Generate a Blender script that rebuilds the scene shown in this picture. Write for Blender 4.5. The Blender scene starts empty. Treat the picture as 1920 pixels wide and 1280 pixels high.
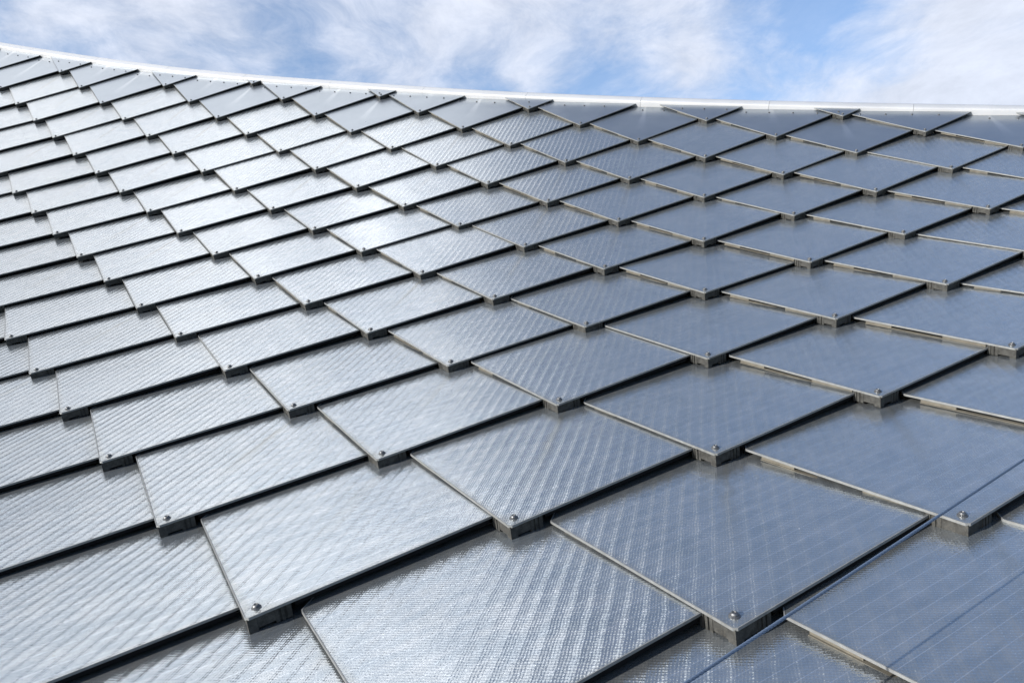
import bpy, bmesh, math, random
from mathutils import Vector, Matrix
random.seed(7)
sc = bpy.context.scene
COL = sc.collection
D = 1.25                       # width of one panel bay, metres
PITCH = math.radians(4.0)      # camera looks up slightly
CAM_H = 9.0                    # camera height over the ground
FPX, WPX, HPX = 1487.4, 1920.0, 1280.0

# ------------------------------------------------------------------ roof surface
# tent-like roof: position of the panel tips as a smooth function of two lattice numbers
COEF = [[-0.32787, -0.73841, 4.99214], [-3.23357, -1.53182, 3.55576], [-0.03765, -0.48477, -0.25819],
        [-0.02248, 0.07133, -0.0013], [3.39123, -1.11555, 1.31538], [0.01106, -0.38736, -0.18781],
        [-0.02602, 0.04345, -0.04124], [0.01278, -0.07452, -0.077], [-0.02578, -0.08349, -0.05301],
        [0.00405, -0.0078, -0.02407]]
POW = [(a, b) for a in range(4) for b in range(4 - a)]
cF = Vector((0, math.cos(PITCH), math.sin(PITCH)))
cU = Vector((0, -math.sin(PITCH), math.cos(PITCH)))
cR = Vector((1, 0, 0))
EYE = Vector((0, 0, CAM_H))

def S(u, v):
    x = (u - 3) / 6.0; y = (v - 6) / 8.0
    p = [0, 0, 0]
    for c, (a, b) in zip(COEF, POW):
        w = x ** a * y ** b
        for k in range(3): p[k] += c[k] * w
    return EYE + (cR * p[0] - cU * p[1] + cF * p[2]) * D

def to_px(P):
    q = P - EYE
    z = q.dot(cF)
    if z < 0.05: return None
    return (q.dot(cR) / z * FPX + 960, -q.dot(cU) / z * FPX + 640)

TILT = 0.049
def frame_at(u, v):
    o = S(u, v)
    up = S(u + 1, v + 1) - o
    h = (S(u + .5, v - .5) - S(u - .5, v + .5)).normalized()
    up = (up - h * up.dot(h)).normalized()
    n = h.cross(up).normalized()
    return o, h, up, n

def tile_matrix(u, v, jx=0.0, jy=0.0):
    o, h, up, n = frame_at(u, v)
    up2 = (up * math.cos(TILT + jx) - n * math.sin(TILT + jx)).normalized()
    h2 = (h + n * jy).normalized()
    up2 = (up2 - h2 * up2.dot(h2)).normalized()
    n2 = h2.cross(up2)
    M = Matrix((h2, up2, n2)).transposed().to_4x4()
    M.translation = o
    return M

RIDGE = [(-26, 23.4), (-20, 20.9), (-16.5, 19.62), (-15.17, 19.17), (-14.42, 18.85), (-13.22, 18.48), (-12.41, 18.17), (-10.05, 17.4), (-8.72, 17.04),
         (-6.95, 16.58), (-5.6, 16.2), (-4.13, 15.77), (-2.55, 15.38), (-0.78, 14.98), (0.63, 14.63), (2.3, 14.28),
         (4.2, 13.88), (8, 13.1), (13, 12.1)]
def ridge_row(c):
    for (c0, r0), (c1, r1) in zip(RIDGE, RIDGE[1:]):
        if c <= c1 or (c1, r1) == RIDGE[-1]:
            return r0 + (r1 - r0) * (c - c0) / (c1 - c0)
def ridge_smooth(c):
    return sum(ridge_row(c + d) for d in (-1.5, -.75, 0, .75, 1.5)) / 5
def ridge_pt(c):
    r = ridge_smooth(c)
    return (r + c) / 2, (r - c) / 2

# ------------------------------------------------------------------ helpers
def link(o, parent=None):
    COL.objects.link(o)
    if parent: o.parent = parent
    return o
def tag(o, label=None, cat=None, group=None, kind=None):
    if label: o['label'] = label
    if cat: o['category'] = cat
    if group: o['group'] = group
    if kind: o['kind'] = kind
    return o
def mesh_from(bm, name, mat, smooth=False):
    bmesh.ops.recalc_face_normals(bm, faces=bm.faces)
    me = bpy.data.meshes.new(name); bm.to_mesh(me); bm.free()
    me.materials.append(mat)
    if smooth:
        for p in me.polygons: p.use_smooth = True
    return me
def ob(name, me, parent=None):
    return link(bpy.data.objects.new(name, me), parent)

def inset(poly, d):
    n = len(poly); out = []
    for k in range(n):
        p0, p1, p2 = poly[k - 1], poly[k], poly[(k + 1) % n]
        a = Vector((p1[0] - p0[0], p1[1] - p0[1])).normalized()
        b = Vector((p2[0] - p1[0], p2[1] - p1[1])).normalized()
        na = Vector((-a.y, a.x)); nb = Vector((-b.y, b.x))
        m = (na + nb)
        m = m / max(m.dot(na), 0.25)
        out.append((p1[0] + m.x * d, p1[1] + m.y * d))
    return out
def clip(poly, a, b):
    """keep the side of line a->b lying to its right"""
    def side(p): return (b[0] - a[0]) * (p[1] - a[1]) - (b[1] - a[1]) * (p[0] - a[0])
    out = []
    for k in range(len(poly)):
        p, q = poly[k], poly[(k + 1) % len(poly)]
        sp, sq = side(p), side(q)
        if sp <= 0: out.append(p)
        if (sp < 0 < sq) or (sq < 0 < sp):
            t = sp / (sp - sq)
            out.append((p[0] + (q[0] - p[0]) * t, p[1] + (q[1] - p[1]) * t))
    # drop near duplicates
    res = []
    for p in out:
        if not res or math.hypot(p[0] - res[-1][0], p[1] - res[-1][1]) > 1e-4: res.append(p)
    return res
def prism(bm, poly, z0, z1, chamfer=0.0):
    P = [(x * D, y * D) for x, y in poly]
    lo = [bm.verts.new((x, y, z0 * D)) for x, y in P]
    if chamfer:
        mid = [bm.verts.new((x, y, (z1 - chamfer) * D)) for x, y in P]
        I = [(x * D, y * D) for x, y in inset(poly, chamfer)]
        hi = [bm.verts.new((x, y, z1 * D)) for x, y in I]
        rings = [lo, mid, hi]
    else:
        hi = [bm.verts.new((x, y, z1 * D)) for x, y in P]
        rings = [lo, hi]
    n = len(P)
    for r0, r1 in zip(rings, rings[1:]):
        for k in range(n): bm.faces.new((r0[k], r0[(k + 1) % n], r1[(k + 1) % n], r1[k]))
    bm.faces.new(hi); bm.faces.new(lo[::-1])
def ring(bm, outer, inner, z0, z1):
    n = len(outer)
    vs = []
    for poly, z in ((outer, z0), (outer, z1), (inner, z1), (inner, z0)):
        vs.append([bm.verts.new((x * D, y * D, z * D)) for x, y in poly])
    for a in range(4):
        A, B = vs[a], vs[(a + 1) % 4]
        for k in range(n): bm.faces.new((A[k], A[(k + 1) % n], B[(k + 1) % n], B[k]))
def lathe(bm, prof, cx=0, cy=0, seg=14, z=0):
    rows = []
    for r, zz in prof:
        rows.append([bm.verts.new(((cx + r * math.cos(2 * math.pi * k / seg)) * D, (cy + r * math.sin(2 * math.pi * k / seg)) * D, (z + zz) * D)) for k in range(seg)])
    for a, b in zip(rows, rows[1:]):
        for k in range(seg): bm.faces.new((a[k], a[(k + 1) % seg], b[(k + 1) % seg], b[k]))
    bm.faces.new(rows[-1])

# ------------------------------------------------------------------ materials
def new_mat(name):
    m = bpy.data.materials.new(name); m.use_nodes = True
    nt = m.node_tree
    for n in list(nt.nodes): nt.nodes.remove(n)
    out = nt.nodes.new('ShaderNodeOutputMaterial')
    b = nt.nodes.new('ShaderNodeBsdfPrincipled')
    nt.links.new(b.outputs[0], out.inputs[0])
    return m, nt, b
class G:
    """tiny expression helper for shader maths"""
    def __init__(s, nt): s.nt = nt
    def _in(s, node, k, v):
        if hasattr(v, 'links') or isinstance(v, bpy.types.NodeSocket): s.nt.links.new(v, node.inputs[k])
        else: node.inputs[k].default_value = v
    def m(s, op, a, b=None, c=None, clamp=False):
        n = s.nt.nodes.new('ShaderNodeMath'); n.operation = op; n.use_clamp = clamp
        s._in(n, 0, a)
        if b is not None: s._in(n, 1, b)
        if c is not None: s._in(n, 2, c)
        return n.outputs[0]
    def v(s, op, a, b=None, scale=None):
        n = s.nt.nodes.new('ShaderNodeVectorMath'); n.operation = op
        s._in(n, 0, a)
        if b is not None: s._in(n, 1, b)
        if scale is not None: s._in(n, 3, scale)
        return n.outputs['Value'] if op in ('DOT_PRODUCT', 'LENGTH', 'DISTANCE') else n.outputs[0]
    def noise(s, vec, scale, detail=2.0, rough=.5, w=None, color=False, dist=0.0):
        n = s.nt.nodes.new('ShaderNodeTexNoise')
        if w is not None:
            n.noise_dimensions = '4D'; s._in(n, 'W', w)
        s._in(n, 'Vector', vec); s._in(n, 'Scale', scale); s._in(n, 'Detail', detail); s._in(n, 'Roughness', rough)
        s._in(n, 'Distortion', dist)
        return n.outputs['Color'] if color else n.outputs['Fac']
    def sep(s, vec):
        n = s.nt.nodes.new('ShaderNodeSeparateXYZ'); s._in(n, 0, vec); return n.outputs
    def comb(s, x, y, z):
        n = s.nt.nodes.new('ShaderNodeCombineXYZ'); s._in(n, 0, x); s._in(n, 1, y); s._in(n, 2, z); return n.outputs[0]
    def ramp(s, fac, a, b, smooth=True):
        n = s.nt.nodes.new('ShaderNodeMapRange'); n.interpolation_type = 'SMOOTHSTEP' if smooth else 'LINEAR'
        s._in(n, 0, fac); s._in(n, 1, a); s._in(n, 2, b); return n.outputs[0]
    def mix(s, fac, a, b):
        n = s.nt.nodes.new('ShaderNodeMix'); n.data_type = 'RGBA'
        s._in(n, 0, fac); s._in(n, 6, a); s._in(n, 7, b); return n.outputs[2]
    def obj(s):
        return s.nt.nodes.new('ShaderNodeTexCoord').outputs['Object']
    def rand(s):
        return s.nt.nodes.new('ShaderNodeObjectInfo').outputs['Random']
    def axis(s, x, y, z):
        n = s.nt.nodes.new('ShaderNodeVectorTransform'); n.vector_type = 'VECTOR'
        n.convert_from = 'OBJECT'; n.convert_to = 'WORLD'
        n.inputs[0].default_value = (x, y, z); return n.outputs[0]
    def geo(s, k='Normal'):
        return s.nt.nodes.new('ShaderNodeNewGeometry').outputs[k]

TAU = 2 * math.pi
RIB_A, FINE_A, GRAIN_A, METAL, GLASS_R, COAT, COAT_N = .080, .075, .50, .80, .06, .25, .25
def glass_material():
    m, nt, b = new_mat('textured_solar_glass'); g = G(nt)
    p = g.obj(); rnd = g.rand()
    w = g.m('MULTIPLY', rnd, 37.0)
    xyz = g.sep(p); x, y = xyz[0], xyz[1]
    # slow waviness of the pressed glass
    wob = g.m('SUBTRACT', g.noise(p, 2.6, 2.0, .5, w), .5)
    wob2 = g.m('SUBTRACT', g.noise(p, 14.0, 2.0, .5, w), .5)
    # broad ribs running up the slope
    ph = g.m('MULTIPLY_ADD', x, TAU / .0465, g.m('MULTIPLY', g.m('ADD', g.m('MULTIPLY', wob, 2.6), g.m('MULTIPLY', wob2, .35)), 1.0))
    ph = g.m('ADD', ph, w)
    rib = g.m('ADD', g.m('SINE', ph), g.m('MULTIPLY', g.m('SINE', g.m('MULTIPLY_ADD', ph, 2.0, .9)), .45))
    dots = g.m('MULTIPLY_ADD', g.m('SINE', g.m('MULTIPLY_ADD', y, TAU / .021, g.m('MULTIPLY', wob2, 5.0))), .28, .85)
    rib = g.m('MULTIPLY', g.m('MULTIPLY', rib, dots), g.m('MULTIPLY_ADD', g.noise(p, 2.3, 1.0, .5, g.m('ADD', w, 9.0)), 1.2, .25))
    # fine pressed grid
    ph1 = g.m('MULTIPLY_ADD', x, TAU / .0078, g.m('MULTIPLY', wob2, 9.0))
    f1 = g.m('SINE', ph1)
    ph2 = g.m('MULTIPLY_ADD', y, TAU / .0105, g.m('MULTIPLY', wob2, 7.0))
    f2 = g.m('SINE', ph2)
    grain = g.noise(p, 330.0, 1.0, .6, color=True)
    gs = g.sep(g.v('SUBTRACT', grain, (.5, .5, .5)))
    br = g.m('SUBTRACT', g.noise(g.comb(g.m('MULTIPLY', x, 210.0), g.m('MULTIPLY', y, 26.0), w), 1.0, 2.0, .7), .5)
    br2 = g.m('SUBTRACT', g.noise(g.comb(g.m('MULTIPLY', x, 46.0), g.m('MULTIPLY', y, 60.0), w), 1.0, 3.0, .75), .5)
    nx = g.m('ADD', g.m('ADD', g.m('MULTIPLY', rib, RIB_A), g.m('MULTIPLY', f1, FINE_A)), g.m('ADD', g.m('MULTIPLY', gs[0], GRAIN_A), g.m('ADD', g.m('MULTIPLY', wob, .05), g.m('ADD', g.m('MULTIPLY', br, .12), g.m('MULTIPLY', br2, .03)))))
    ny = g.m('ADD', g.m('MULTIPLY', f2, FINE_A * .9), g.m('ADD', g.m('MULTIPLY', gs[1], GRAIN_A * .7), g.m('ADD', g.m('MULTIPLY', wob2, .03), g.m('MULTIPLY', br2, .06))))
    N = g.v('NORMALIZE', g.v('ADD', g.geo(), g.v('ADD', g.v('SCALE', g.axis(1, 0, 0), scale=nx), g.v('SCALE', g.axis(0, 1, 0), scale=ny))))
    # cell strips and bus lines seen under the glass, running with the lower right edge
    q = g.m('MULTIPLY', g.m('SUBTRACT', y, x), .7071)
    cell = g.m('ABSOLUTE', g.m('SINE', g.m('MULTIPLY', q, math.pi / .047)))
    line = g.m('SUBTRACT', 1.0, g.ramp(cell, 0.0, .10))
    blot = g.noise(g.comb(g.m('MULTIPLY', g.m('ADD', x, y), 3.0), g.m('MULTIPLY', q, 11.0), 0.0), 2.2, 3.0, .6, w)
    base = g.mix(g.ramp(blot, .3, .75), (.295, .335, .37, 1), (.39, .415, .435, 1))
    base = g.mix(g.m('MULTIPLY', line, .8), base, (.56, .59, .63, 1))
    # dusty film in patches; by covered upper edges, dirt mixed with painted blurred reflection
    d = g.m('ADD', g.m('ABSOLUTE', x), y)
    dust_refl = g.ramp(g.m('ADD', d, g.m('MULTIPLY', wob2, .12)), .93 * D * .82, .93 * D)
    dust2 = g.ramp(g.noise(p, 5.0, 4.0, .65, w), .45, .8)
    # grime caught along the lower edges, around the screw, and runs below the tip above
    el = g.m('SUBTRACT', g.m('ADD', y, .036 * D), g.m('MULTIPLY', g.m('ABSOLUTE', x), 1.06))
    edge = g.m('SUBTRACT', 1.0, g.ramp(g.m('ADD', el, g.m('MULTIPLY', wob2, .05)), .004, .040))
    rs = g.v('LENGTH', g.comb(x, g.m('SUBTRACT', y, .005), 0.0))
    around = g.m('SUBTRACT', 1.0, g.ramp(rs, .015, .06))
    wid = g.m('ADD', g.m('MULTIPLY', g.m('SUBTRACT', .80 * D, y), .06), .012)
    run = g.m('SUBTRACT', 1.0, g.ramp(g.m('DIVIDE', g.m('ABSOLUTE', g.m('ADD', x, g.m('MULTIPLY', wob2, .05))), wid), .1, 1.0))
    run = g.m('MULTIPLY', run, g.ramp(y, .10 * D, .65 * D))
    spots = g.ramp(g.noise(p, 38.0, 2.0, .5, w), .72, .78)
    grime = g.m('ADD', g.m('ADD', g.m('MULTIPLY', edge, .30), g.m('MULTIPLY', around, .20)), g.m('ADD', g.m('MULTIPLY', run, g.m('MULTIPLY', rnd, .45)), g.m('MULTIPLY', spots, .35)))
    dfac = g.m('ADD', g.m('MULTIPLY', dust_refl, .45), g.m('ADD', g.m('MULTIPLY', dust2, .12), grime), clamp=True)
    base = g.mix(dfac, base, (.26, .25, .21, 1))
    # dried water run below the tip above
    nt.links.new(base, b.inputs['Base Color'])
    nt.links.new(N, b.inputs['Normal'])
    b.inputs['Metallic'].default_value = METAL
    b.inputs['IOR'].default_value = 1.5
    r = g.m('ADD', GLASS_R, g.m('MULTIPLY', dfac, .25))
    nt.links.new(r, b.inputs['Roughness'])
    b.inputs['Coat Weight'].default_value = COAT
    b.inputs['Coat Roughness'].default_value = .045
    b.inputs['Coat IOR'].default_value = 1.5
    Nc = g.v('NORMALIZE', g.v('ADD', g.geo(), g.v('SCALE', g.axis(1, 0, 0), scale=g.m('MULTIPLY', nx, COAT_N))))
    nt.links.new(Nc, b.inputs['Coat Normal'])
    return m

def sheet_material():
    m, nt, b = new_mat('plain_slate_sheet'); g = G(nt)
    p = g.obj(); rnd = g.rand(); w = g.m('MULTIPLY', rnd, 21.0)
    xyz = g.sep(p); x, y = xyz[0], xyz[1]
    n1 = g.noise(p, 4.0, 4.0, .6, w); n2 = g.noise(p, 60.0, 3.0, .6, w)
    base = g.mix(g.ramp(n1, .3, .7), (.27, .305, .345, 1), (.31, .345, .385, 1))
    base = g.mix(g.m('MULTIPLY', g.ramp(n2, .55, .8), .25), base, (.38, .39, .38, 1))
    # dried water run from the bracket above, spreading downwards
    wid = g.m('ADD', g.m('MULTIPLY', g.m('SUBTRACT', .80 * D, y), .09), .010)
    run = g.m('SUBTRACT', 1.0, g.ramp(g.m('DIVIDE', g.m('ABSOLUTE', g.m('ADD', x, g.m('MULTIPLY', g.m('SUBTRACT', n1, .5), .02))), wid), .2, 1.0))
    run = g.m('MULTIPLY', run, g.ramp(y, .15 * D, .6 * D))
    base = g.mix(g.m('MULTIPLY', run, .35), base, (.62, .64, .66, 1))
    nt.links.new(base, b.inputs['Base Color'])
    b.inputs['Metallic'].default_value = .85
    nt.links.new(g.m('MULTIPLY_ADD', n1, .12, .24), b.inputs['Roughness'])
    gs = g.sep(g.v('SUBTRACT', g.noise(p, 3.0, 2.0, .5, w, color=True), (.5, .5, .5)))
    N = g.v('NORMALIZE', g.v('ADD', g.geo(), g.v('ADD', g.v('SCALE', g.axis(1, 0, 0), scale=g.m('MULTIPLY', gs[0], .06)), g.v('SCALE', g.axis(0, 1, 0), scale=g.m('MULTIPLY', gs[1], .04)))))
    nt.links.new(N, b.inputs['Normal'])
    return m
def simple(name, col, metal=0, rough=.5, var=.25, scale=25, dirt=None):
    m, nt, b = new_mat(name); g = G(nt)
    n = g.noise(g.obj(), scale, 4.0, .6, g.m('MULTIPLY', g.rand(), 13.0))
    lo = tuple(c * (1 - var) for c in col) + (1,); hi = tuple(min(1, c * (1 + var)) for c in col) + (1,)
    c = g.mix(g.ramp(n, .3, .7), lo, hi)
    if dirt:
        c = g.mix(g.m('MULTIPLY', g.ramp(g.noise(g.obj(), scale * 3, 3.0, .6), .5, .75), .5), c, dirt + (1,))
    nt.links.new(c, b.inputs['Base Color'])
    b.inputs['Metallic'].default_value = metal
    nt.links.new(g.m('MULTIPLY_ADD', n, .2, rough - .1), b.inputs['Roughness'])
    if name in ('shade_black', 'dark_roof_membrane', 'weathered_dark_plastic'): b.inputs['Specular IOR Level'].default_value = .08
    return m
M_glass = glass_material()
M_sheet = sheet_material()
M_frame = simple('anodised_aluminium', (.18, .185, .185), .3, .5, .12, 40, (.14, .135, .12))
M_rail = simple('dusty_spacer_aluminium', (.095, .087, .07), .1, .65, .2, 30, (.07, .063, .05))
M_block = simple('weathered_dark_plastic', (.040, .040, .038), 0, .6, .35, 60, (.085, .08, .068))
M_screw = simple('stainless_steel', (.12, .123, .127), .8, .45, .15, 200)
M_shade = simple('shade_black', (.006, .006, .007), 0, .7, .2, 60)  # black of the added strip that imitates the shadow band below panel edges
M_cope = simple('pale_painted_coping', (.37, .38, .395), 0.15, .45, .04, 3)
M_deck = simple('dark_roof_membrane', (.012, .012, .013), 0, .8, .3, 8)
M_rope = simple('galvanised_wire', (.11, .15, .22), .4, .45, .15, 300)
M_ground = simple('dry_ground', (.16, .15, .12), 0, .9, .3, .3)

# ------------------------------------------------------------------ panel geometry (units of one bay)
OUT = [(0.005, -.036), (.425, .418), (.430, .425), (.430, .53), (0, .955), (-.430, .53), (-.430, .425), (-.425, .418), (-.005, -.036)]
FT = .0058       # frame depth
def face_mesh(poly, mat, name):
    bm = bmesh.new(); prism(bm, inset(poly, .0026), -.005, -.0004, .0006); return mesh_from(bm, name, mat)
def frame_mesh(poly, name='panel_frame'):
    bm = bmesh.new(); ring(bm, poly, inset(poly, .0024), -FT, .0002); return mesh_from(bm, name, M_frame)
def seg_box(bm, a, b, depth, off, z0, z1):
    """box along segment a-b (2D), inner side by the left normal"""
    t = Vector((b[0] - a[0], b[1] - a[1])).normalized(); n = Vector((-t.y, t.x))
    A = Vector(a[:2]) + n * off; B = Vector(b[:2]) + n * off
    prism(bm, [(A.x, A.y), (B.x, B.y), (B.x + n.x * depth, B.y + n.y * depth), (A.x + n.x * depth, A.y + n.y * depth)], z0, z1)
def rail_mesh(tmax=1.0):
    """spacer rails under the two lower edges, each broken by a long slot"""
    bm = bmesh.new()
    for sx in (-1,):
        tip = Vector((0, -.036)); side = Vector((sx * .425, .418))
        def pt(t): return tuple(tip.lerp(side, t))
        for t0, t1 in (((.17, .42), (.75, .93)) if tmax > .9 else ((.17, .93),)):
            t1 = min(t1, tmax)
            if t1 <= t0: continue
            a, b = (pt(t1), pt(t0)) if sx < 0 else (pt(t0), pt(t1))
            seg_box(bm, a, b, .008, .0075, -.0175, -FT)
        if tmax > .9:
            a, b = (pt(.93), pt(.17)) if sx < 0 else (pt(.17), pt(.93))
            seg_box(bm, a, b, .012, .0035, -.0196, -.0176)
    return mesh_from(bm, 'spacer_rail', M_rail)
def shade_mesh(tmax=1.0):
    """added black strip standing in for the shadow under the lower right edge"""
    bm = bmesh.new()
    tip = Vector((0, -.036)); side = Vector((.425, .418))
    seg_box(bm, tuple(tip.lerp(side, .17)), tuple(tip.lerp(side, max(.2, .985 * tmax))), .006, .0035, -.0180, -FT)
    return mesh_from(bm, 'edge_shade', M_shade)
def block_mesh():
    bm = bmesh.new()
    tip = Vector((0, -.0375)); zb = -.0385
    for sx in (-1, 1):
        dr = Vector((sx * .425, .454)).normalized()
        nin = Vector((-dr.y * sx, dr.x * sx)) if sx > 0 else Vector((dr.y, -dr.x))
        def P(t, o): q = tip + dr * t + nin * o; return (q.x, q.y)
        def wall(t0, t1, o0, o1, z0, z1):
            q = [P(t0, o0), P(t1, o0), P(t1, o1), P(t0, o1)]
            if sx < 0: q = q[::-1]
            prism(bm, q, z0, z1)
        wall(.0205, .060, .0012, .012, zb + .006, -FT - .0002)      # arm above the drain notch
        wall(.060, .068, .0002, .012, zb, -FT - .0002)
        wall(.068, .073, .0035, .012, zb, -FT - .0002)
        wall(.073, .080, .0000, .012, zb, -FT - .0002)
        wall(.080, .085, .0035, .012, zb, -FT - .0002)
        wall(.085, .096, .0006, .012, zb, -FT - .0002)
    # foot at the very tip, reaching down to the panel below
    a = tip + Vector((-.425, .454)).normalized() * .0203; b = tip + Vector((.425, .454)).normalized() * .0203
    prism(bm, [(tip.x, tip.y), (b.x, b.y), (0, .008), (a.x, a.y)], zb, -FT + .0015)
    return mesh_from(bm, 'corner_bracket', M_block)
SCREW = [(.0112, -.0006), (.0112, .0010), (.0086, .0020), (.0080, .0024), (.0078, .0048), (.0060, .0072), (.0036, .0078), (.0030, .0064)]
SMALL = [(.0085, -.0006), (.0085, .0010), (.0062, .0020), (.0058, .0052), (.0035, .0066)]
def screw_mesh():
    bm = bmesh.new(); lathe(bm, SCREW, 0, .004, 16); return mesh_from(bm, 'corner_screw', M_screw)
def small_screw_mesh():
    bm = bmesh.new(); lathe(bm, SMALL, 0, 0, 10); return mesh_from(bm, 'ridge_screw', M_screw)

ME_face = face_mesh(OUT, M_glass, 'glass_face')
ME_frame = frame_mesh(OUT)
ME_rail = rail_mesh()
ME_shade = shade_mesh()
ME_block = block_mesh()
ME_screw = screw_mesh()
ME_small = small_screw_mesh()

# ------------------------------------------------------------------ which panels exist
def outline_px(M, poly):
    pts = []
    for x, y in poly:
        q = to_px(M @ Vector((x * D, y * D, 0)))
        if q is None: return None
        pts.append(q)
    return pts
def in_frame(pts, mx=0, my=0):
    if pts is None: return False
    poly = [(x, y) for x, y in pts]
    # clip to the frame rectangle
    for (a, b) in (((-mx, -my), (WPX + mx, -my)), ((WPX + mx, -my), (WPX + mx, HPX + my)), ((WPX + mx, HPX + my), (-mx, HPX + my)), ((-mx, HPX + my), (-mx, -my))):
        poly = clip(poly, b, a)
        if len(poly) < 3: return False
    ar = 0
    for k in range(len(poly)):
        p, q = poly[k], poly[(k + 1) % len(poly)]
        ar += p[0] * q[1] - q[0] * p[1]
    return abs(ar) / 2
VIS = [(0, -.036), (.43, .42), (.33, .55), (0, .745), (-.33, .55), (-.43, .42)]   # part not covered by the panels above

tiles = []
for row in range(-6, 26):
    for i in range(-16, 20):
        j = row - i
        c = i - j
        if c < -22 or c > 11: continue
        rr = ridge_smooth(c)
        if row + .12 > rr: continue
        M = tile_matrix(i, j)
        pl = outline_px(M, OUT)
        u0, v0 = ridge_pt(c - .5); u1, v1 = ridge_pt(c + .5)
        Mi = M.inverted(); A_ = Mi @ S(u0, v0); B_ = Mi @ S(u1, v1)
        full = clip(OUT, (A_.x / D, A_.y / D), (B_.x / D, B_.y / D))
        if len(full) < 3 or max(p[1] for p in full) - min(p[1] for p in full) < .06: continue
        vp = clip(VIS, (A_.x / D, A_.y / D), (B_.x / D, B_.y / D))
        vis = in_frame(outline_px(M, vp)) if len(vp) > 2 else 0
        near = in_frame(pl, 420, 330)
        if pl is None:
            o = (M.translation - EYE)
            near = o.length < 3.2
            vis = 0
        if not (vis or near): continue
        tiles.append(dict(i=i, j=j, row=row, col=c, M=M, vis=vis or 0, rr=rr))
print('tiles', len(tiles), 'visible', sum(1 for t in tiles if t['vis'] > 20))

ORD = 'zeroth first second third fourth fifth sixth seventh eighth ninth tenth eleventh twelfth thirteenth fourteenth fifteenth sixteenth seventeenth eighteenth nineteenth twentieth twenty-first twenty-second twenty-third twenty-fourth twenty-fifth'.split()
rows = sorted({t['row'] for t in tiles if t['vis'] > 20})
row_no = {r: k + 1 for k, r in enumerate(rows)}
for t in tiles:
    full_top = t['row'] + (.905 / .39)
    t['plain'] = full_top > t['rr'] + .02
    t['cut'] = False
for r in rows:
    L = sorted([t for t in tiles if t['row'] == r and t['vis'] > 20], key=lambda t: t['col'])
    for k, t in enumerate(L): t['k'] = k + 1; t['n'] = len(L)

def look(t):
    px = to_px(t['M'] @ Vector((0, .35 * D, 0)))
    x = px[0] if px else 900
    if t.get('plain'):
        return 'smooth slate-grey'
    if x < 560: return 'bright silvery'
    if x < 1280: return 'streaky silver-blue'
    return 'matt blue-grey'
def rowphrase(t):
    n = row_no[t['row']]
    r = 'bottom row' if n == 1 else '%s row from the bottom' % ORD[n]
    if t['n'] == 1: return 'only one in the %s' % r
    if t['k'] == t['n']: return 'rightmost in the %s' % r
    if t['k'] == 1: return 'leftmost in the %s' % r
    if t['k'] <= t['n'] / 2 + .6: return '%s from left in the %s' % (ORD[t['k']], r)
    return '%s from right in the %s' % (ORD[t['n'] - t['k'] + 1], r)

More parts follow.
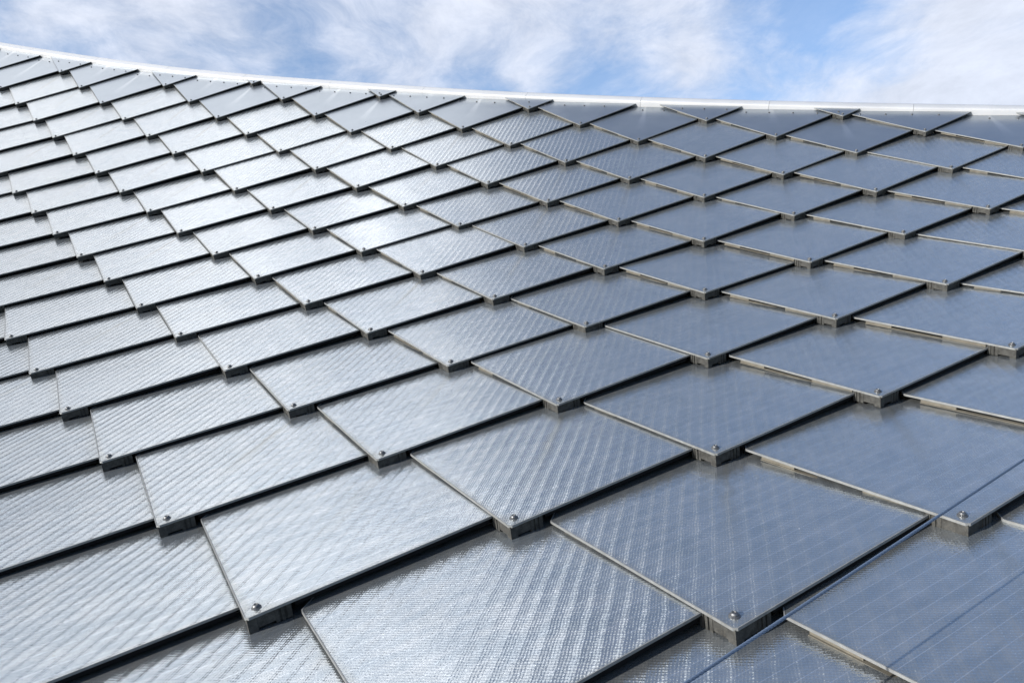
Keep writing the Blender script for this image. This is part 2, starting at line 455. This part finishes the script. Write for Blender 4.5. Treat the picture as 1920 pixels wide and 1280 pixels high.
def add_panel(t, proto=[None]):
    M = t['M']
    # true ridge line across this panel in its own plane
    u0, v0 = ridge_pt(t['col'] - .5); u1, v1 = ridge_pt(t['col'] + .5)
    Mi = M.inverted()
    A = Mi @ S(u0, v0); B = Mi @ S(u1, v1)
    a = (A.x / D, A.y / D); b = (B.x / D, B.y / D)
    poly = clip(OUT, a, b)
    if len(poly) < 3: return None
    cut = len(poly) != len(OUT) or max(abs(p[0] - q[0]) + abs(p[1] - q[1]) for p, q in zip(poly, OUT)) > 1e-4
    tp = max(p[1] for p in poly) - min(p[1] for p in poly)
    if tp < .06: return None
    t['cut'] = cut
    small = cut and (max(p[0] for p in poly) - min(p[0] for p in poly)) < .8
    if cut or t['plain']:
        root = bpy.data.objects.new('metal_shingle', None); link(root); root.matrix_world = M
        ob('sheet_face', face_mesh(poly, M_sheet, 'sheet_face'), root)
        ob('panel_frame', frame_mesh(poly), root)
        width = max(p[0] for p in poly)
        tm = min(1.0, max(0, (width - .02)) / .43)
        ob('spacer_rail', ME_rail if tm > .95 else rail_mesh(tm * .95), root)
        ob('edge_shade', ME_shade if tm > .95 else shade_mesh(tm), root)
        ob('corner_bracket', ME_block, root)
        ob('corner_screw', ME_screw, root)
        # row of small screws along the cut
        if cut:
            dx, dy = b[0] - a[0], b[1] - a[1]; L = math.hypot(dx, dy); dx /= L; dy /= L
            nx, ny = dy, -dx
            best = 0
            inn = inset(poly, .022)
            s = -.9
            while s < .9:
                px_, py_ = a[0] + (b[0] - a[0]) * .5 + dx * s + nx * .085, a[1] + (b[1] - a[1]) * .5 + dy * s + ny * .085
                ok = True
                for k in range(len(poly)):
                    p, q = poly[k], poly[(k + 1) % len(poly)]
                    el = math.hypot(q[0] - p[0], q[1] - p[1])
                    if el < .015: continue
                    if ((q[0] - p[0]) * (py_ - p[1]) - (q[1] - p[1]) * (px_ - p[0])) / el < .02: ok = False
                if ok:
                    o = ob('ridge_screw', ME_small, root); o.location = (px_ * D, py_ * D, 0)
                s += .178
        kind = 'shingle'
        grp = 'plain metal shingles along the ridge'
        noun = 'shingle cut by the ridge' if cut else 'smooth metal shingle'
    else:
        if proto[0] is None:
            root = bpy.data.objects.new('solar_panel', None); link(root)
            ob('glass_face', ME_face, root); ob('panel_frame', ME_frame, root); ob('spacer_rail', ME_rail, root); ob('edge_shade', ME_shade, root)
            ob('corner_bracket', ME_block, root); ob('corner_screw', ME_screw, root)
            proto[0] = root
        else:
            src = proto[0]
            root = src.copy(); COL.objects.link(root)
            for ch in list(src.children):
                if ch.type != 'MESH': continue
                c = ch.copy(); COL.objects.link(c); c.parent = root
        root.matrix_world = tile_matrix(t['i'], t['j'], random.gauss(0, .005), random.gauss(0, .006))
        kind = 'solar panel'; grp = 'overlapping solar panels on the roof'
        noun = 'solar panel'
    if t.get('k'):
        lab = '%s %s, %s' % ('slate-grey' if noun != 'solar panel' else look(t), noun, rowphrase(t))
    else:
        lab = 'solar panel outside the picture, beyond its edge'
        grp = 'solar panels beyond the edge of the picture'
    tag(root, lab, kind, grp)
    t['root'] = root
    return root
# renumber rows after dropping slivers
for t in tiles: add_panel(t)

# ------------------------------------------------------------------ ridge coping, in sections
PROF = [(-.004, -.05), (-.002, .001), (.002, .008), (.008, .012), (.018, .0145), (.045, .017), (.066, .017), (.080, .014), (.088, .006), (.091, -.006), (.094, -.12)]
def ridge_frame(c):
    u, v = ridge_pt(c)
    p = S(u, v)
    u1, v1 = ridge_pt(c + .05); u0, v0 = ridge_pt(c - .05)
    t = (S(u1, v1) - S(u0, v0)).normalized()
    _, h, up, n = frame_at(u - .3, v - .3)
    across = (up - t * up.dot(t)).normalized()
    n = t.cross(across).normalized()
    return p, t, across, n
joints = [-1.1 + 2.05 * k for k in range(-10, 6)]
secs = []
for k, (c0, c1) in enumerate(zip(joints, joints[1:])):
    o0, t0, a0, n0 = ridge_frame((c0 + c1) / 2)
    bm = bmesh.new()
    g_ = .0022
    N = 10; rowsv = []
    for s in range(N + 1):
        c = c0 + g_ + (c1 - c0 - 2 * g_) * s / N
        p, t, a, n = ridge_frame(c)
        rowsv.append([bm.verts.new(p + a * x * D + n * z * D - o0) for x, z in PROF])
    for r0, r1 in zip(rowsv, rowsv[1:]):
        for q in range(len(PROF) - 1): bm.faces.new((r0[q], r0[q + 1], r1[q + 1], r1[q]))
    bm.faces.new([bm.verts.new(v.co) for v in rowsv[0]]); bm.faces.new([bm.verts.new(v.co) for v in rowsv[-1]][::-1])
    me = mesh_from(bm, 'ridge_coping', M_cope)
    for p in me.polygons: p.use_smooth = len(p.vertices) == 4
    o = ob('ridge_coping', me); o.location = o0
    pa = to_px(ridge_frame(c0)[0]); pb = to_px(ridge_frame(c1)[0])
    secs.append((pa[0] if pa else -9999, pb[0] if pb else 9999, o))
vis = [s for s in secs if s[1] > 0 and s[0] < WPX]
vis.sort(key=lambda s: s[0])
for s in secs:
    if s in vis:
        k = vis.index(s) + 1
        pos = 'leftmost' if k == 1 else 'rightmost' if k == len(vis) else '%s from the left' % ORD[k]
        col_ = 'dazzling white' if s[1] < 1100 else 'pale grey'
        tag(s[2], '%s metal coping section on the ridge, %s' % (col_, pos), 'coping', 'coping sections along the ridge')
    else:
        tag(s[2], 'pale coping section on the ridge beyond the picture edge', 'coping', 'coping sections beyond the picture edge')

# ------------------------------------------------------------------ roof deck under the panels
bm = bmesh.new(); grid = []
for a in range(0, 36):
    c = -23 + a
    line = []
    for b in range(0, 29):
        r = -8 + (ridge_smooth(c) + .2 + 8) * b / 28
        u, v = (r + c) / 2, (r - c) / 2
        _, h, up, n = frame_at(u, v)
        line.append(bm.verts.new(S(u, v) - n * .085 * D))
    _, h, up, n = frame_at(u, v)
    line.append(bm.verts.new(S(u, v) - n * .1 * D + up * .1 * D))
    line.append(bm.verts.new(S(u, v) + up * .4 * D - Vector((0, 0, 2.5))))
    line.append(bm.verts.new(S(u, v) + up * 1.5 * D - Vector((0, 0, 6.0))))
    grid.append(line)
for a, b in zip(grid, grid[1:]):
    for k in range(len(a) - 1): bm.faces.new((a[k], a[k + 1], b[k + 1], b[k]))
deck = ob('roof_deck', mesh_from(bm, 'roof_deck', M_deck))
tag(deck, 'dark curved roof deck seen only as black gaps beneath the panels', 'roof')

# ------------------------------------------------------------------ steel cable crossing the lower right corner
def ray(px, py, dist):
    d = (cR * (px - 960) / FPX - cU * (py - 640) / FPX + cF)
    return EYE + d * dist * D
def surf_n(u, v): return frame_at(u, v)[3]
def height(P):
    u, v = 1.0, 0.0
    for _ in range(30):
        o = S(u, v); du = (S(u + .01, v) - o) / .01; dv = (S(u, v + .01) - o) / .01
        d = P - o
        a11, a12, a22 = du.dot(du), du.dot(dv), dv.dot(dv); b1, b2 = d.dot(du), d.dot(dv)
        det = a11 * a22 - a12 * a12
        u += (b1 * a22 - b2 * a12) / det; v += (b2 * a11 - b1 * a12) / det
    return (P - S(u, v)).dot(surf_n(u, v)) / D
def at_height(px, py, hh):
    lo, hi = .3, 4.0
    for _ in range(40):
        mid = (lo + hi) / 2
        if height(ray(px, py, mid)) > hh: lo = mid
        else: hi = mid
    return ray(px, py, lo)
P0 = at_height(1290, 1277, .15); P1 = at_height(1920, 861, .17)
print('rope', P0, P1)
dirn = (P1 - P0)
A = P0 - dirn * 1.2; B = P1 + dirn * 1.6
R = .0043
bm = bmesh.new()
Lr = (B - A).length; ax = (B - A).normalized()
e1 = ax.cross(Vector((0, 0, 1))).normalized(); e2 = ax.cross(e1)
NS = 6; pitch = .060; steps = int(Lr / .0035)
for s in range(NS):
    prev = None
    for k in range(steps + 1):
        tt = k / steps * Lr
        ang = TAU * (tt / pitch + s / NS)
        sag = -.02 * 4 * (tt / Lr) * (1 - tt / Lr)
        rr_ = R - .0016
        cen = A + ax * tt + (e1 * math.cos(ang) + e2 * math.sin(ang)) * .0022 + Vector((0, 0, sag * 0))
        o1 = (e1 * math.cos(ang) + e2 * math.sin(ang)); o2 = ax.cross(o1)
        ringv = [bm.verts.new(cen + (o1 * math.cos(TAU * q / 6) + o2 * math.sin(TAU * q / 6)) * .00118) for q in range(6)]
        if prev:
            for q in range(6): bm.faces.new((prev[q], prev[(q + 1) % 6], ringv[(q + 1) % 6], ringv[q]))
        prev = ringv
rope = ob('steel_cable', mesh_from(bm, 'steel_cable', M_rope, True))
tag(rope, 'twisted steel cable stretched over the panels in the lower right corner', 'cable')

# ------------------------------------------------------------------ ground far below
bm = bmesh.new()
s_ = 3000
vs = [bm.verts.new((x, y, 0)) for x, y in ((-s_, -s_), (s_, -s_), (s_, s_), (-s_, s_))]
bm.faces.new(vs)
gr = ob('ground', mesh_from(bm, 'ground', M_ground)); gr['kind'] = 'structure'

# ------------------------------------------------------------------ sun
o, h, up, n = frame_at(1, 2)
EL = math.radians(30)
sun_dir = (-(h * .80 + up * .60).normalized() * math.cos(EL) + n * math.sin(EL)).normalized()
print('sun elevation', math.degrees(math.asin(sun_dir.z)), 'azimuth', math.degrees(math.atan2(sun_dir.x, sun_dir.y)))
sd = bpy.data.lights.new('sun', 'SUN'); sd.energy = 5.0; sd.angle = math.radians(.53); sd.color = (1, .96, .90)
so = bpy.data.objects.new('sun', sd); link(so)
so.rotation_euler = (-sun_dir).to_track_quat('-Z', 'Y').to_euler()

# ------------------------------------------------------------------ sky with cloud layer
w = bpy.data.worlds.new('World'); sc.world = w; w.use_nodes = True
nt = w.node_tree
for nd in list(nt.nodes): nt.nodes.remove(nd)
g = G(nt)
out = nt.nodes.new('ShaderNodeOutputWorld'); bg = nt.nodes.new('ShaderNodeBackground')
nt.links.new(bg.outputs[0], out.inputs[0])
sky = nt.nodes.new('ShaderNodeTexSky'); sky.sky_type = 'NISHITA'; sky.sun_disc = False
sky.sun_elevation = max(math.radians(3), math.asin(sun_dir.z)); sky.sun_rotation = math.atan2(sun_dir.x, sun_dir.y)
sky.air_density = 1.0; sky.dust_density = .4; sky.ozone_density = 2.5
STR = .145
dirv = nt.nodes.new('ShaderNodeTexCoord').outputs['Generated']
dn = g.v('NORMALIZE', dirv)
xyz = g.sep(dn)
den = g.m('ADD', g.m('MAXIMUM', xyz[2], 0.0), .12)
plane = g.comb(g.m('DIVIDE', xyz[0], den), g.m('DIVIDE', xyz[1], den), 0.0)
warp = g.v('SCALE', g.v('SUBTRACT', g.noise(plane, 1.3, 3.0, .5, color=True), (.5, .5, .5)), scale=.5)
pw = g.v('ADD', plane, warp)
n1 = g.noise(g.v('ADD', pw, (3.1, 1.7, 0)), 1.7, 8.0, .62)
n2 = g.noise(g.v('MULTIPLY', pw, (1.0, .6, 1.0)), 7.5, 7.0, .68)
cov = g.m('ADD', n1, g.m('MULTIPLY', g.m('SUBTRACT', n2, .5), .42))
def pdir(px, py):
    return tuple((cR * (px - 960) / FPX - cU * (py - 640) / FPX + cF).normalized())


BL = [(1130, 150, .07, -.14), (1440, 60, .07, -.05), (1370, 110, .07, .07), (1520, 140, .06, .05), (1350, 160, .07, -.02), (1640, 20, .07, -.08), (1560, 60, .08, -.07), (1250, 100, .06, .10), (1500, 150, .05, .06), (30, 20, .12, -.07), (540, 130, .05, -.08), (640, 10, .08, -.08), (400, 20, .05, -.04), (900, 130, .05, -.06), (1560, 160, .08, -.08),
      (1000, 60, .10, .06), (250, 70, .12, .10), (1780, 120, .14, .22), (1890, 60, .12, .15), (1250, 40, .07, .06), (800, 60, .10, .05), (150, 100, .1, .05)]
for px, py, rad, amt in BL:
    dd = g.v('DOT_PRODUCT', dn, pdir(px, py))
    f = g.ramp(dd, math.cos(rad * 1.5), 1.0)
    cov = g.m('ADD', cov, g.m('MULTIPLY', f, amt))
# cloud bank standing high on the left, clear air high on the right
high = g.ramp(xyz[2], .44, .58)
side = g.m('MULTIPLY_ADD', xyz[0], -1.0, -.085)
sidec = g.m('MULTIPLY', g.m('MAXIMUM', g.m('MINIMUM', side, .30), -.34), 1.2)
cov = g.m('ADD', cov, g.m('MULTIPLY', high, sidec))
back = g.ramp(g.m('MULTIPLY', xyz[1], -1.0), -.25, .25)
cov = g.m('SUBTRACT', cov, g.m('MULTIPLY', back, .80))
veil = g.m('MULTIPLY', g.m('SUBTRACT', 1.0, back), g.m('MULTIPLY_ADD', n2, .26, .0))
cov = g.m('ADD', cov, g.m('MULTIPLY', high, g.m('MULTIPLY', g.m('SUBTRACT', g.noise(plane, 9.0, 3.0, .5), .5), .95)))
mask = g.mix(high, g.m('MAXIMUM', g.ramp(cov, .27, .80), veil), g.m('MAXIMUM', g.ramp(cov, .43, .53), g.m('MULTIPLY', veil, .9)))
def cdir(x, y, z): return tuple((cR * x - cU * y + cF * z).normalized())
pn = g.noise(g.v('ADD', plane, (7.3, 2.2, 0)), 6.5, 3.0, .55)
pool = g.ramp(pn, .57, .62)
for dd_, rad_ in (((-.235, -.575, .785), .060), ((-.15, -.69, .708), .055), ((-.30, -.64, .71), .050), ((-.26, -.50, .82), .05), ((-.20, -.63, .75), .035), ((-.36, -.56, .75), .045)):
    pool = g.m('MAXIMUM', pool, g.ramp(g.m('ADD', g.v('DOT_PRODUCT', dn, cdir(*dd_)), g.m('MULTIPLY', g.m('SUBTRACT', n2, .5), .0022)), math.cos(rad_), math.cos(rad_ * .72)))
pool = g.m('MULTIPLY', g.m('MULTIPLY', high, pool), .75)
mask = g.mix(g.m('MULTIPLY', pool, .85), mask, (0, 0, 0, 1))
skyc = g.v('SCALE', sky.outputs[0], scale=STR)
skyc = g.v('MULTIPLY', skyc, SKYTINT := (1.0, .965, 1.02))
thick = g.ramp(cov, .48, .72)
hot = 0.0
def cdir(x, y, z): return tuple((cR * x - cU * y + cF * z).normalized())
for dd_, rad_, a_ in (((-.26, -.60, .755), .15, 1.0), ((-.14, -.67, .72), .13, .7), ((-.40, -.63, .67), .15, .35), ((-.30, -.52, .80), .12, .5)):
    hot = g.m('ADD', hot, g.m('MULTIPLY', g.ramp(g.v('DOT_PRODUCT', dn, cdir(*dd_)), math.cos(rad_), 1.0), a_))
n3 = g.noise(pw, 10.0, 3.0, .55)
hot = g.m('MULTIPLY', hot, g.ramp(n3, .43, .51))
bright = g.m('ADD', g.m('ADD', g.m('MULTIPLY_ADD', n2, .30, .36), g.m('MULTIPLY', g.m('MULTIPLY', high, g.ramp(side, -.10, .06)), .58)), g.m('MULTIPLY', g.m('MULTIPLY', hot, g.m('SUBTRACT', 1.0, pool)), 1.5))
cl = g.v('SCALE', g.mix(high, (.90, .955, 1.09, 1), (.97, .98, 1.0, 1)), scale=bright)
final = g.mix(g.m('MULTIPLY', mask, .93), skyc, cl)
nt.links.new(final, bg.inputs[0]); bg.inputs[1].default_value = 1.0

# ------------------------------------------------------------------ camera
cd = bpy.data.cameras.new('camera'); co = bpy.data.objects.new('camera', cd); link(co)
cd.sensor_width = 36; cd.lens = 36 * FPX / WPX; cd.clip_end = 8000; cd.clip_start = .05
co.location = EYE; co.rotation_euler = (math.pi / 2 + PITCH, 0, 0)
sc.camera = co
sc.render.resolution_x = 1024; sc.render.resolution_y = 682
sc.view_settings.view_transform = 'Standard'; sc.view_settings.look = 'None'
sc.view_settings.exposure = .8; sc.view_settings.gamma = 1
